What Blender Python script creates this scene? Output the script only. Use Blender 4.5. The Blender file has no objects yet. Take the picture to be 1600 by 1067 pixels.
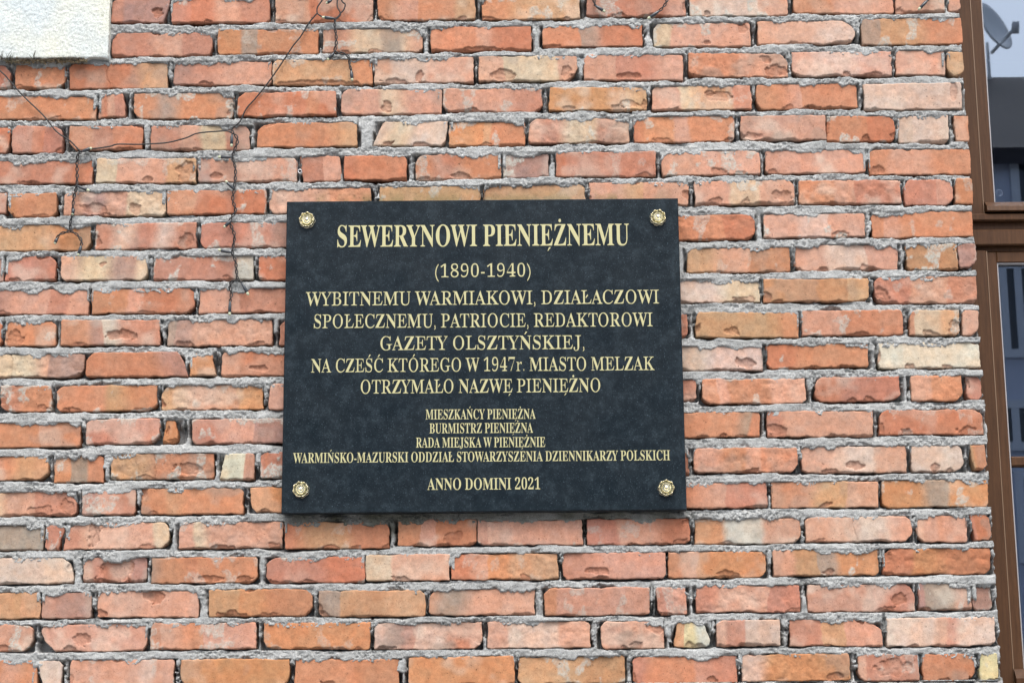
import bpy, math, re
import numpy as np
from mathutils import Matrix, Vector

# ------------------------------------------------------------------ camera
SC = bpy.context.scene
COL = SC.collection
F_PX = 2900.0
PITCH = math.radians(12.26)
ROLL = math.radians(0.5)
DIST = 0.0016 * F_PX * math.cos(PITCH)
CAM = np.array([0.0, -DIST, 1.6])
fw = np.array([0, math.cos(PITCH), math.sin(PITCH)])
u0 = np.array([0, -math.sin(PITCH), math.cos(PITCH)])
r0 = np.array([1.0, 0, 0])
rt = math.cos(ROLL) * r0 - math.sin(ROLL) * u0
up = math.cos(ROLL) * u0 + math.sin(ROLL) * r0
cd = bpy.data.cameras.new('camera')
cam = bpy.data.objects.new('camera', cd)
COL.objects.link(cam)
cd.sensor_fit = 'HORIZONTAL'; cd.sensor_width = 36.0
cd.lens = F_PX / 1600 * 36
cd.clip_start = 0.05; cd.clip_end = 500
M = Matrix.Identity(4)
for i in range(3):
    M[i][0], M[i][1], M[i][2], M[i][3] = rt[i], up[i], -fw[i], CAM[i]
cam.matrix_world = M
SC.camera = cam


def at(px, py, y=0.0):
    """point of the plane at depth y that the photograph shows at (px, py)"""
    d = fw + rt * ((px - 800) / F_PX) + up * ((533.5 - py) / F_PX)
    return CAM + d * ((y - CAM[1]) / d[1])


# ------------------------------------------------------------------ light
SUN_EL, SUN_AZ = math.radians(58), math.radians(-14)
W = bpy.data.worlds.new('World'); SC.world = W
W.use_nodes = True
nt = W.node_tree
sky = nt.nodes.new('ShaderNodeTexSky')
sky.sky_type = 'NISHITA'; sky.sun_disc = False
sky.sun_elevation = SUN_EL; sky.sun_rotation = math.pi + SUN_AZ
sky.air_density = 1.0; sky.dust_density = 4.0; sky.ozone_density = 1.0
hs = nt.nodes.new('ShaderNodeHueSaturation'); hs.inputs['Saturation'].default_value = 0.5
nt.links.new(sky.outputs[0], hs.inputs['Color'])
nt.links.new(hs.outputs[0], nt.nodes['Background'].inputs['Color'])
nt.nodes['Background'].inputs['Strength'].default_value = 0.15
sl = bpy.data.lights.new('sun', 'SUN'); sl.energy = 0.5; sl.angle = math.radians(35); sl.color = (1, .965, .91)
so = bpy.data.objects.new('sun', sl); COL.objects.link(so)
sd = Vector((math.sin(SUN_AZ) * math.cos(SUN_EL), -math.cos(SUN_AZ) * math.cos(SUN_EL), math.sin(SUN_EL)))
so.rotation_euler = sd.to_track_quat('Z', 'Y').to_euler()
so.location = sd * 30
SC.view_settings.view_transform = 'Standard'; SC.view_settings.look = 'None'
SC.view_settings.gamma = 1.0
SC.view_settings.exposure = 1.42

# ------------------------------------------------------------------ helpers
RNG = np.random.default_rng(7)
TAB = np.random.default_rng(3).random((256, 256)).astype(np.float32)


def vn(x, y, s, seed=0):
    x = np.asarray(x, np.float32) / s + seed * 17.31 + 1000; y = np.asarray(y, np.float32) / s + seed * 9.77 + 1000
    xi = np.floor(x).astype(np.int32); yi = np.floor(y).astype(np.int32)
    fx = x - xi; fy = y - yi
    fx = fx * fx * (3 - 2 * fx); fy = fy * fy * (3 - 2 * fy)
    a = TAB[xi & 255, yi & 255]; b = TAB[(xi + 1) & 255, yi & 255]
    c = TAB[xi & 255, (yi + 1) & 255]; d = TAB[(xi + 1) & 255, (yi + 1) & 255]
    return a + (b - a) * fx + (c - a) * fy + (a - b - c + d) * fx * fy


def fbm(x, y, s, o=4, seed=0):
    t = 0; a = 0.5; n = 0
    for k in range(o):
        t = t + a * vn(x, y, s, seed + k * 3.7); n += a; a *= .5; s *= .5
    return t / n


def ss(a, b, x):
    t = np.clip((x - a) / (b - a), 0, 1)
    return t * t * (3 - 2 * t)


def lin(c):
    c = np.asarray(c, float) / 255
    return np.where(c <= .04045, c / 12.92, ((c + .055) / 1.055) ** 2.4)


def npmesh(name, V, Q, mat, parent=None, col=None, smooth=True):
    me = bpy.data.meshes.new(name)
    V = np.ascontiguousarray(V, np.float32); Q = np.ascontiguousarray(Q, np.int32)
    me.vertices.add(len(V)); me.vertices.foreach_set('co', V.ravel())
    me.loops.add(Q.size); me.loops.foreach_set('vertex_index', Q.ravel())
    me.polygons.add(len(Q))
    me.polygons.foreach_set('loop_start', np.arange(0, Q.size, Q.shape[1], dtype=np.int32))
    me.update(calc_edges=True)
    me.polygons.foreach_set('use_smooth', np.full(len(Q), smooth))
    if col is not None:
        at_ = me.attributes.new('Col', 'FLOAT_COLOR', 'POINT')
        c4 = np.ones((len(V), 4), np.float32); c4[:, :3] = col
        at_.data.foreach_set('color', c4.ravel())
    me.materials.append(mat)
    o = bpy.data.objects.new(name, me); COL.objects.link(o)
    if parent: o.parent = parent
    return o


class MB:
    """collects boxes, tubes and polygons into one mesh"""
    def __init__(s): s.v = []; s.f = []; s.sm = []
    def add(s, v, f, smooth=False):
        b = len(s.v); s.v += [tuple(map(float, p)) for p in v]
        s.f += [tuple(i + b for i in q) for q in f]; s.sm += [smooth] * len(f)
    def box(s, a, b, bev=0.0):
        x0, y0, z0 = a; x1, y1, z1 = b
        e = bev
        if e <= 0:
            s.add([(x0, y0, z0), (x1, y0, z0), (x1, y1, z0), (x0, y1, z0), (x0, y0, z1), (x1, y0, z1), (x1, y1, z1), (x0, y1, z1)],
                  [(3, 2, 1, 0), (4, 5, 6, 7), (0, 1, 5, 4), (1, 2, 6, 5), (2, 3, 7, 6), (3, 0, 4, 7)])
            return
        # chamfered on the front (-y) edges
        v = [(x0, y1, z0), (x1, y1, z0), (x1, y1, z1), (x0, y1, z1),
             (x0, y0 + e, z0), (x1, y0 + e, z0), (x1, y0 + e, z1), (x0, y0 + e, z1),
             (x0 + e, y0, z0 + e), (x1 - e, y0, z0 + e), (x1 - e, y0, z1 - e), (x0 + e, y0, z1 - e)]
        f = [(8, 9, 10, 11), (4, 5, 9, 8), (5, 6, 10, 9), (6, 7, 11, 10), (7, 4, 8, 11),
             (0, 1, 5, 4), (1, 2, 6, 5), (2, 3, 7, 6), (3, 0, 4, 7), (3, 2, 1, 0)]
        s.add(v, f)
    def tube(s, pts, r, n=8, cap=True):
        P = np.asarray(pts, float)
        T = np.gradient(P, axis=0); T /= np.linalg.norm(T, axis=1)[:, None] + 1e-12
        R = np.broadcast_to(np.asarray(r, float), (len(P),))
        nrm = np.cross(T[0], [0.13, 0.9, 0.4]); nrm /= np.linalg.norm(nrm)
        v = []
        for i in range(len(P)):
            nrm = nrm - T[i] * np.dot(nrm, T[i]); nrm /= np.linalg.norm(nrm) + 1e-12
            bn = np.cross(T[i], nrm)
            for k in range(n):
                a = 2 * math.pi * k / n
                v.append(P[i] + R[i] * (math.cos(a) * nrm + math.sin(a) * bn))
        f = []
        for i in range(len(P) - 1):
            for k in range(n):
                k2 = (k + 1) % n
                f.append((i * n + k, i * n + k2, (i + 1) * n + k2, (i + 1) * n + k))
        if cap:
            f.append(tuple(range(n))[::-1]); f.append(tuple((len(P) - 1) * n + k for k in range(n)))
        s.add(v, f, True)
    def build(s, name, mat, parent=None):
        me = bpy.data.meshes.new(name); me.from_pydata(s.v, [], s.f)
        me.polygons.foreach_set('use_smooth', s.sm)
        me.materials.append(mat); me.update()
        o = bpy.data.objects.new(name, me); COL.objects.link(o)
        if parent: o.parent = parent
        return o


def tag(o, label=None, cat=None, group=None, kind=None):
    for k, v in (('label', label), ('category', cat), ('group', group), ('kind', kind)):
        if v: o[k] = v
    return o


def thing(name, label, cat, loc=(0, 0, 0), group=None):
    o = bpy.data.objects.new(name, None); COL.objects.link(o)
    o.location = loc; o.empty_display_size = .05
    return tag(o, label, cat, group)


def keep(o):
    """children are given in world space: undo the parent's offset"""
    o.matrix_parent_inverse = Matrix.Translation(o.parent.location).inverted()
    return o


def mat(name, base=(.5, .5, .5), rough=.6, metal=0.0, spec=.5):
    m = bpy.data.materials.new(name); m.use_nodes = True
    b = m.node_tree.nodes['Principled BSDF']
    b.inputs['Base Color'].default_value = (*base, 1); b.inputs['Roughness'].default_value = rough
    b.inputs['Metallic'].default_value = metal; b.inputs['Specular IOR Level'].default_value = spec
    return m


def N(m, t, **k):
    n = m.node_tree.nodes.new(t)
    for a, v in k.items(): setattr(n, a, v)
    return n


def L(m, a, b): m.node_tree.links.new(a, b)


def noise_node(m, scale, detail=4, rough=.6, vec=None, stretch=None):
    tc = N(m, 'ShaderNodeTexCoord'); src = tc.outputs['Object']
    if stretch:
        mp = N(m, 'ShaderNodeMapping'); mp.inputs['Scale'].default_value = stretch
        L(m, src, mp.inputs[0]); src = mp.outputs[0]
    n = N(m, 'ShaderNodeTexNoise'); L(m, src, n.inputs['Vector'])
    n.inputs['Scale'].default_value = scale; n.inputs['Detail'].default_value = detail; n.inputs['Roughness'].default_value = rough
    return n.outputs['Fac']


def ramp(m, fac, stops):
    r = N(m, 'ShaderNodeValToRGB'); L(m, fac, r.inputs[0])
    e = r.color_ramp.elements
    while len(e) < len(stops): e.new(.5)
    for el, (p, c) in zip(e, stops):
        el.position = p; el.color = (*c, 1) if len(c) == 3 else c
    return r.outputs[0]


def mul(m, a, b, fac=1.0, mode='MULTIPLY'):
    x = N(m, 'ShaderNodeMix', data_type='RGBA', blend_type=mode)
    x.inputs[0].default_value = fac
    L(m, a, x.inputs[6]); L(m, b, x.inputs[7])
    return x.outputs[2]


def bump(m, h, dist, strength=1.0, prev=None):
    b = N(m, 'ShaderNodeBump'); b.inputs['Distance'].default_value = dist; b.inputs['Strength'].default_value = strength
    L(m, h, b.inputs['Height'])
    if prev: L(m, prev, b.inputs['Normal'])
    return b.outputs[0]


def pb(m): return m.node_tree.nodes['Principled BSDF']


def grey(v): return (v, v, v)


# ------------------------------------------------------------------ materials
m_brick = mat('fired_brick', rough=.9, spec=.25)
ca = N(m_brick, 'ShaderNodeAttribute', attribute_name='Col')
c = mul(m_brick, ca.outputs['Color'], ramp(m_brick, noise_node(m_brick, 55, 6, .65), [(.25, grey(.80)), (.75, grey(1.18))]))
c = mul(m_brick, c, ramp(m_brick, noise_node(m_brick, 420, 3, .6), [(.3, grey(.68)), (.43, grey(1.0)), (.75, grey(1.10))]))
pit = ramp(m_brick, noise_node(m_brick, 190, 2, .5), [(.25, grey(.42)), (.32, grey(1.0))])
c = mul(m_brick, c, pit)
L(m_brick, c, pb(m_brick).inputs['Base Color'])
b1 = bump(m_brick, noise_node(m_brick, 120, 6, .7), .0016, .45)
b2 = bump(m_brick, pit, .0015, .5, b1)
L(m_brick, b2, pb(m_brick).inputs['Normal'])

m_mortar = mat('cement_mortar', rough=.95, spec=.2)
ca = N(m_mortar, 'ShaderNodeAttribute', attribute_name='Col')
c = mul(m_mortar, ca.outputs['Color'], ramp(m_mortar, noise_node(m_mortar, 70, 6, .7), [(.25, grey(.82)), (.75, grey(1.14))]))
c = mul(m_mortar, c, ramp(m_mortar, noise_node(m_mortar, 500, 3, .6), [(.33, grey(.55)), (.46, grey(1.0)), (.72, grey(1.22))]))
L(m_mortar, c, pb(m_mortar).inputs['Base Color'])
b1 = bump(m_mortar, noise_node(m_mortar, 125, 8, .8), .007, .9)
L(m_mortar, b1, pb(m_mortar).inputs['Normal'])

m_granite = mat('dark_granite', rough=.32, spec=.17)
c = ramp(m_granite, noise_node(m_granite, 28, 12, .84), [(.30, (.0030, .0060, .0080)), (.5, (.0062, .0118, .0160)), (.68, (.024, .037, .046))])
fl = ramp(m_granite, noise_node(m_granite, 330, 2, .5), [(.62, grey(0)), (.78, (.06, .08, .095))])
c = mul(m_granite, c, fl, 1.0, 'ADD')
L(m_granite, c, pb(m_granite).inputs['Base Color'])
L(m_granite, ramp(m_granite, noise_node(m_granite, 14, 6, .7), [(.3, grey(.28)), (.7, grey(.48))]), pb(m_granite).inputs['Roughness'])

m_gilt = mat('cream_gold_paint', tuple(lin((221, 215, 160)) * .585), .55)
m_brass = mat('brass', (.78, .68, .42), .24, 1.0)
L(m_brass, ramp(m_brass, noise_node(m_brass, 160, 4, .6), [(.35, (.50, .46, .31)), (.6, (.86, .82, .64))]), pb(m_brass).inputs['Base Color'])

m_render = mat('rough_white_render', (.86, .86, .80), .95, spec=.1)
c = ramp(m_render, noise_node(m_render, 5, 4, .6), [(.35, (.54, .595, .595)), (.6, (.625, .635, .55))])
c = mul(m_render, c, ramp(m_render, noise_node(m_render, 420, 3, .6), [(.34, grey(.62)), (.54, grey(1.0))]))
c = mul(m_render, c, ramp(m_render, noise_node(m_render, 13, 5, .6), [(.26, (.45, .46, .36)), (.33, grey(1.0))]))
L(m_render, c, pb(m_render).inputs['Base Color'])
L(m_render, bump(m_render, noise_node(m_render, 330, 4, .65), .003, .45), pb(m_render).inputs['Normal'])

m_wood = mat('brown_wood_foil', rough=.5, spec=.2)
c = ramp(m_wood, noise_node(m_wood, 22, 6, .6, stretch=(6, 6, .35)), [(.3, (.048, .0215, .0088)), (.7, (.082, .038, .016))])
c = mul(m_wood, c, ramp(m_wood, noise_node(m_wood, 300, 2, .5, stretch=(3, 3, .2)), [(.3, grey(.86)), (.7, grey(1.1))]))
L(m_wood, c, pb(m_wood).inputs['Base Color'])
m_gasket = mat('grey_glazing_seal', (.30, .29, .29), .5)
m_shadowgap = mat('black_rubber_seal', (.012, .011, .010), .6)
m_bead = mat('pale_frame_seam', (.17, .105, .060), .5)

m_glass = bpy.data.materials.new('window_glass'); m_glass.use_nodes = True
g = m_glass.node_tree; g.nodes.remove(g.nodes['Principled BSDF'])
gl = N(m_glass, 'ShaderNodeBsdfGlossy'); gl.inputs['Roughness'].default_value = .012; gl.inputs['Color'].default_value = (.72, .84, 1, 1)
tr = N(m_glass, 'ShaderNodeBsdfTransparent'); tr.inputs['Color'].default_value = (.80, .86, .92, 1)
mx = N(m_glass, 'ShaderNodeMixShader')
fr = N(m_glass, 'ShaderNodeFresnel'); fr.inputs['IOR'].default_value = 2.85
L(m_glass, fr.outputs[0], mx.inputs[0]); L(m_glass, tr.outputs[0], mx.inputs[1]); L(m_glass, gl.outputs[0], mx.inputs[2])
L(m_glass, mx.outputs[0], g.nodes['Material Output'].inputs['Surface'])

m_cable = mat('black_cable', (.009, .008, .008), .55)
m_holder = mat('bulb_holder_plastic', (.030, .036, .042), .22)
m_lens = mat('frosted_led_lens', (.42, .45, .31), .3)
m_steel = mat('zinc_steel', (.55, .55, .55), .35, .9)
m_hole = mat('dark_bore', (.01, .01, .01), .8)
m_dry = mat('dry_grass', (.055, .048, .025), .9)
m_moss = mat('moss', (.10, .085, .040), .95)
L(m_moss, ramp(m_moss, noise_node(m_moss, 120, 3, .6), [(.35, (.030, .026, .014)), (.5, (.095, .060, .026)), (.7, (.20, .19, .13))]), pb(m_moss).inputs['Base Color'])
m_curtain = mat('net_curtain', (.40, .46, .66), .9)
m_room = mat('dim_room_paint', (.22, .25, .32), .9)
m_plain = mat('pale_house_render', (.55, .60, .74), .9)
m_roof = mat('dark_roof_tiles', rough=.8)
L(m_roof, ramp(m_roof, noise_node(m_roof, 9, 5, .7), [(.3, (.010, .008, .012)), (.7, (.030, .024, .030))]), pb(m_roof).inputs['Base Color'])
m_white = mat('white_frame_paint', (.62, .66, .74), .5)
m_pane = mat('dark_pane', (.02, .025, .035), .08)
m_dish = mat('grey_dish_metal', (.93, .94, .95), .6)
m_ground = mat('paving_concrete', rough=.9)
L(m_ground, ramp(m_ground, noise_node(m_ground, 3, 8, .65), [(.3, (.16, .155, .15)), (.7, (.27, .265, .255))]), pb(m_ground).inputs['Base Color'])
m_road = mat('asphalt', rough=.9)
L(m_road, ramp(m_road, noise_node(m_road, 60, 6, .7), [(.3, grey(.035)), (.7, grey(.075))]), pb(m_road).inputs['Base Color'])

# ------------------------------------------------------------------ setting
mb = MB(); mb.add([(-150, -6.9, 0), (150, -6.9, 0), (150, 60, 0), (-150, 60, 0)], [(0, 1, 2, 3)])
tag(mb.build('pavement', m_ground), kind='structure')
mb = MB(); mb.box((-150, -12.3, -.5), (150, -6.9, -.13))
tag(mb.build('road', m_road), kind='structure')
mb = MB(); mb.add([(-150, -150, 0), (150, -150, 0), (150, -12.3, 0), (-150, -12.3, 0)], [(0, 1, 2, 3)])
tag(mb.build('ground', m_ground), kind='structure')

# ------------------------------------------------------------------ the bricks as traced: x0 x1 top bottom colour-bands
ROWS = '''
A
175 263 0 36.5 m ; 267 421 -3 36 r20d45p70r ; 430 582 -4 35 p35d ; 590 743 -8 31 o20p42o80t ; 753 906 -8 31 o30t ; 916 1071 -12 26 p ; 1078 1230 -14 25 p25l70p ; 1240 1397 -18 21 o40p ; 1400 1475 -19 20 p ; 1481 1501 -19 18 p
B
175 331 51 88 r40p70r ; 341 497 46 85 O24g40o ; 504 660 45 82 p8r28c58g80c84p ; 673 830 42 80 o45p60d ; 848 1004 40 74 o37g58d ; 1021 1173 36 73 c18p ; 1184 1336 33 69 p60l ; 1346 1504 29 70 g18t60o
C
-140 16 103 140 r ; 23 102 101 138 o ; 108 262 99 138 d70t ; 271 425 96 133 m18r45p ; 426 582 93 132 t80o ; 585 740 90 130 p ; 748 902 88 127 p25c80p ; 913 1067 86 126 p ; 1076 1230 84 121 o50p ; 1237 1393 81 119 p20l65p ; 1400 1477 79 117 p ; 1480 1506 82 119 t
D
-8 150 150 187 o ; 154 196 147 183 r ; 209 365 145 186 o24g42o ; 371 526 145 182 d ; 533 690 140 179 p38c60p ; 692 847 139 175 p70r ; 858 1011 137 173 O78t ; 1019 1174 134 172 p28c45t80r ; 1182 1340 131 170 o30p45o ; 1350 1502 131 172 l
E
-140 15 200 240 d ; 20 97 198 239 r ; 108 223 197 234 o32r60o ; 236 390 196 234 r30p50c75r ; 402 558 192 230 o78t ; 588 700 190 228 l ; 701 820 190 228 O45t55o ; 826 983 185 224 p13r35c67r90p ; 990 1148 181 222 d8o40p55o ; 1157 1290 181 219 p ; 1292 1398 182 222 o60d ; 1404 1482 181 223 l ; 1492 1514 181 221 o
F
-12 145 251 287 r80d ; 150 306 248 286 c20p70t ; 309 464 246 284 m12p ; 471 530 244 283 r55p ; 538 636 244 282 d ; 649 783 241 280 o20r50o ; 786 857 239 277 m ; 868 1025 237 276 d10r ; 1034 1187 236 274 p ; 1196 1352 234 271 p ; 1357 1516 233 273 o20p60o
G
-60 10 301 334 r ; 12 89 302 339 o ; 101 259 299 337 p20m40p62c ; 261 416 297 335 d ; 421 580 294 333 o ; 592 750 291 330 t ; 756 915 288 327 t ; 921 1076 285 322 p35t55p ; 1085 1242 282 320 p35c65p ; 1248 1407 282 319 o35p55r ; 1413 1489 282 321 p ; 1493 1519 280 319 o
H
-12 141 351 391 O ; 149 307 349 389 r20l38r60l78r ; 313 470 348 387 r70m ; 1040 1180 336 375 o65d ; 1193 1351 334 372 p35l65p ; 1362 1520 331 371 o12p28o
I
-70 5 400 440 m ; 9 87 400 439 r ; 95 231 400 438 p20c55m88c ; 240 396 400 438 r82w ; 404 470 399 438 d ; 1073 1235 387 426 t30p60o ; 1242 1403 382 422 p30l70p ; 1416 1496 381 422 b ; 1498 1525 381 419 m
J
-20 138 452 491 m20p60r80p ; 143 303 451 489 o35p48d ; 311 470 450 488 p40r ; 1040 1187 437 473 l60c ; 1193 1357 436 472 b80t ; 1366 1527 432 474 r35p70r
K
-80 3 502 541 d ; 8 86 502 541 o ; 96 250 500 540 o30m42w58r ; 262 425 499 540 g8m24p ; 437 470 499 540 r ; 1040 1074 490 528 r ; 1087 1248 488 527 o ; 1253 1411 485 524 p40o ; 1421 1499 485 524 o10c60t ; 1503 1529 485 524 p
L
-28 131 553 590 c55p65m ; 135 293 551 589 o78m ; 297 336 551 587 O ; 346 470 549 587 p25d ; 1040 1192 541 579 l ; 1198 1357 537 575 d30o ; 1372 1531 535 575 C
M
1 80 603 643 r40o ; 88 246 602 642 o50t70o ; 252 411 601 640 t25p55o75O ; 420 470 600 640 p ; 1040 1088 593 627 r ; 1097 1259 592 631 o15p25o65p ; 1273 1406 589 627 d30r ; 1423 1503 587 626 p40o ; 1510 1535 588 624 r
N
-32 125 660 699 o60p70o ; 134 250 654 694 r60p ; 254 286 656 692 O ; 300 460 654 693 r30p60m ; 1040 1187 644 683 o78g90o ; 1199 1364 642 682 r15p ; 1374 1535 640 679 d
O
-85 74 713 751 t ; 83 162 711 753 O34g68o ; 172 334 708 748 t40o ; 345 397 709 750 C70r ; 407 460 706 747 r ; 1040 1076 702 742 r ; 1084 1246 700 739 p25o50p65o ; 1253 1417 697 738 p30l70p ; 1424 1505 696 737 l ; 1516 1540 695 734 o
P
-45 119 768 806 c30p60r ; 128 212 764 805 m28p70r ; 220 380 762 803 o25t40o ; 392 455 761 800 O ; 1040 1199 754 793 o30p60r ; 1206 1372 752 793 o40t70p ; 1379 1544 749 792 O40g62O
Q
-95 68 821 860 w40g ; 71 101 820 860 r ; 101 264 816 857 r15p25p85c ; 280 441 815 856 p15c25p ; 445 608 815 857 d15t62d ; 621 744 811 852 o30p50o ; 746 910 812 851 r10p ; 917 1078 810 850 r30p70d ; 1086 1250 809 849 O28w65p ; 1259 1426 807 846 p45l75p ; 1432 1511 805 847 p ; 1517 1547 803 844 d
R
-45 116 871 912 l ; 129 229 870 909 p15r75m ; 237 402 870 911 g5o35d42o ; 417 570 870 910 r60d ; 572 702 866 907 c30p ; 705 872 864 905 d22p35O55t ; 879 1041 863 904 r30p ; 1044 1197 861 902 o15p30O ; 1208 1374 858 899 p20b42g60O ; 1380 1548 856 897 d28O55d
S
-100 62 926 967 t ; 65 142 925 966 m ; 152 310 922 964 p ; 326 488 920 963 t30O55o ; 498 664 922 963 g20t45b60t ; 671 836 920 961 o6g35p ; 851 1015 918 961 o12p ; 1022 1072 917 961 p ; 1088 1250 914 956 r20p70r ; 1262 1430 912 955 p60r ; 1436 1518 910 953 m10g70p ; 1520 1551 912 953 m
T
-110 51 976 1018 r20p ; 62 230 974 1017 p ; 235 399 972 1014 o10p30o50p ; 411 578 972 1014 O ; 585 753 972 1014 l14m38l65d90p ; 762 922 970 1012 p20l70p ; 939 1037 970 1013 p ; 1051 1111 969 1011 O28y65w ; 1120 1219 968 1009 p15r45l ; 1234 1379 967 1009 r35t60p ; 1386 1554 964 1009 l45p55r65l
U
-105 58 1031 1074 o ; 59 97 1032 1074 l ; 109 272 1030 1073 p68l80p ; 283 452 1029 1072 O ; 460 623 1029 1072 o ; 638 804 1025 1069 O ; 810 977 1025 1068 t60b ; 989 1152 1024 1067 r12o60p70r ; 1159 1328 1021 1064 l20O ; 1340 1436 1021 1064 p15r ; 1442 1524 1021 1064 o ; 1531 1559 1020 1063 y
'''
PAL = {'o': (208, 137, 101), 'O': (209, 141, 92), 'd': (199, 119, 87), 'r': (196, 129, 110), 'p': (216, 161, 141), 'l': (220, 190, 178),
       'c': (220, 195, 170), 'C': (220, 210, 192), 't': (207, 161, 122), 'b': (190, 141, 100), 'm': (178, 136, 128), 'g': (168, 150, 140),
       'w': (204, 203, 196), 'y': (220, 204, 160)}
ALB = 0.60
SALMON = lin((214, 158, 136)) * ALB
PALL = {k: lin(v) * ALB * (.85 if k in 'odrpOtb' else .96) + SALMON * (.165 if k in 'odrpOtb' else .04) for k, v in PAL.items()}
# sideways shift (px) of the top-left, top-right, bottom-right, bottom-left corner of oddly shaped bricks
ODD = {('E', 588): (12, 0, -6, -6), ('T', 1051): (8, -12, 2, 0), ('N', 254): (4, -14, -4, 0), ('D', 154): (2, -4, 2, 0), ('L', 297): (0, -5, 2, 0),
       ('L', 135): (0, -12, 2, 0), ('A', 175): (0, 4, -8, 0), ('T', 62): (0, 0, 0, 12), ('Q', 71): (0, 2, -10, 0), ('S', 1022): (0, 0, 0, 6),
       ('O', 345): (6, 0, 0, -2), ('Q', 101): (5, 0, 0, -2), ('M', 88): (0, 0, -2, 0), ('F', 471): (-2, 0, 5, 2), ('Q', 1517): (0, 0, 2, 6),
       ('O', 1516): (0, -2, 0, 6), ('U', 59): (0, 0, 0, 8), ('R', -45): (0, -8, 2, 0)}
# bigger corner losses, as radius in mm for the four corners (top-left, top-right, bottom-right, bottom-left)
CUT = {('C', 23): (6, 10, 22, 4), ('C', 748): (3, 4, 26, 4), ('B', 1184): (3, 26, 22, 4), ('B', 1021): (14, 8, 4, 4), ('J', 143): (3, 16, 16, 4),
       ('S', 326): (3, 16, 22, 4), ('T', 62): (16, 10, 16, 26), ('S', 851): (12, 6, 8, 6), ('E', 402): (26, 4, 6, 3), ('T', 1234): (4, 60, 6, 3),
       ('P', -45): (3, 30, 10, 3), ('Q', 1086): (2, 3, 16, 3), ('R', 417): (16, 3, 3, 14), ('R', -45): (3, 16, 10, 3), ('T', -110): (3, 12, 24, 3),
       ('N', 134): (14, 4, 22, 3), ('I', 1242): (3, 4, 4, 16), ('S', 1262): (4, 26, 4, 3), ('F', 1357): (16, 3, 3, 3), ('E', 590): (10, 4, 16, 3)}
# broken places seen in the photo: centre in % of the brick, half sizes in mm
CHIPS = {('S', 152): [(55, 78, 28, 17), (5, 15, 18, 10)], ('T', 62): [(36, 38, 22, 17)], ('Q', 621): [(70, 28, 22, 22)], ('R', 879): [(35, 30, 28, 10)],
         ('R', 1044): [(60, 12, 30, 9)], ('D', 533): [(45, 30, 14, 16)], ('E', 588): [(20, 10, 18, 7)], ('C', 748): [(25, 22, 28, 15), (90, 30, 14, 25)],
         ('C', 913): [(45, 18, 40, 9)], ('C', 1076): [(88, 25, 28, 20)], ('D', 858): [(20, 8, 22, 9), (70, 10, 17, 9), (97, 20, 10, 14)], ('D', 1019): [(68, 55, 34, 14), (58, 70, 12, 8)],
         ('F', 150): [(90, 40, 24, 28), (52, 12, 13, 10)], ('F', 309): [(18, 25, 14, 10)], ('G', 101): [(30, 25, 40, 16), (70, 25, 17, 16)], ('H', 149): [(90, 28, 20, 22)],
         ('P', -45): [(65, 22, 35, 14), (92, 35, 20, 20)], ('O', 172): [(75, 40, 32, 13)], ('K', 8): [(20, 25, 24, 26)], ('K', 96): [(60, 42, 45, 14)], ('K', 1087): [(35, 22, 20, 12)],
         ('K', 1421): [(90, 30, 18, 24)], ('N', 1199): [(10, 22, 26, 18)], ('N', 1374): [(25, 8, 15, 10), (85, 12, 25, 14)], ('O', 1253): [(50, 28, 24, 12)], ('O', 1424): [(45, 15, 14, 12)],
         ('H', 1193): [(75, 12, 24, 10)], ('J', 1366): [(8, 25, 22, 28)], ('G', 1085): [(88, 35, 27, 14), (20, 15, 20, 9)], ('U', 1159): [(85, 15, 22, 14)], ('U', 989): [(75, 15, 16, 10)],
         ('S', 1262): [(85, 42, 20, 14)], ('R', 1208): [(52, 12, 16, 9)], ('A', 1078): [(17, 10, 10, 10)], ('B', 1021): [(55, 15, 10, 7), (92, 75, 12, 16)], ('T', 939): [(90, 75, 24, 16), (55, 12, 16, 9)],
         ('B', 673): [(50, 5, 60, 8)], ('C', 426): [(50, 4, 110, 9)], ('C', 585): [(45, 30, 11, 16), (20, 8, 30, 9)], ('E', 1157): [(15, 15, 24, 10)], ('D', 1350): [(92, 70, 9, 24)],
         ('Q', 101): [(27, 60, 16, 34)], ('R', 129): [(50, 45, 42, 34)], ('R', 237): [(55, 16, 30, 9), (90, 14, 20, 9)], ('U', 1340): [(60, 50, 45, 22)], ('F', 1357): [(8, 15, 24, 14)]}
CRACKS = {('Q', 1259): 46, ('O', 172): 43, ('L', -28): 29, ('Q', 101): 27, ('C', 108): 40}
WALLX = float(at(1504, 60)[0])       # right-hand corner of the wall, beside the window

BR = []   # X0,X1,Z0,Z1, colour string, odd, cut, fine
PXM = 0.0016
lines = ROWS.strip().split('\n')
rowz = {}
for i in range(0, len(lines), 2):
    k = lines[i].strip(); zs = []
    first = None
    for ent in lines[i + 1].split(';'):
        a = ent.split(); x0, x1, yt, yb = map(float, a[:4])
        xm, ym = (x0 + x1) / 2, (yt + yb) / 2
        X0 = at(x0, ym)[0]; X1 = at(x1, ym)[0]; Z1 = at(xm, yt)[2]; Z0 = at(xm, yb)[2]
        key = (k, int(x0))
        BR.append([X0, X1, Z0, Z1, a[4], ODD.get(key, (0, 0, 0, 0)), CUT.get(key), True, key])
        zs.append((Z0, Z1))
        if first is None: first = X0
    zs = np.array(zs)
    rowz[k] = (np.mean(zs[:, 0]), np.mean(zs[:, 1]), first)
ZT = max(v[1] for v in rowz.values()); ZB = min(v[0] for v in rowz.values())
PLX = at(170, 45)[0]; PLZ = at(90, 92)[2]       # corner of the rendered panel
XL = -3.2; ZTOP = 5.0
OPX1 = WALLX + 1.55; OPZ0, OPZ1 = .95, 4.35      # window opening
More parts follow.
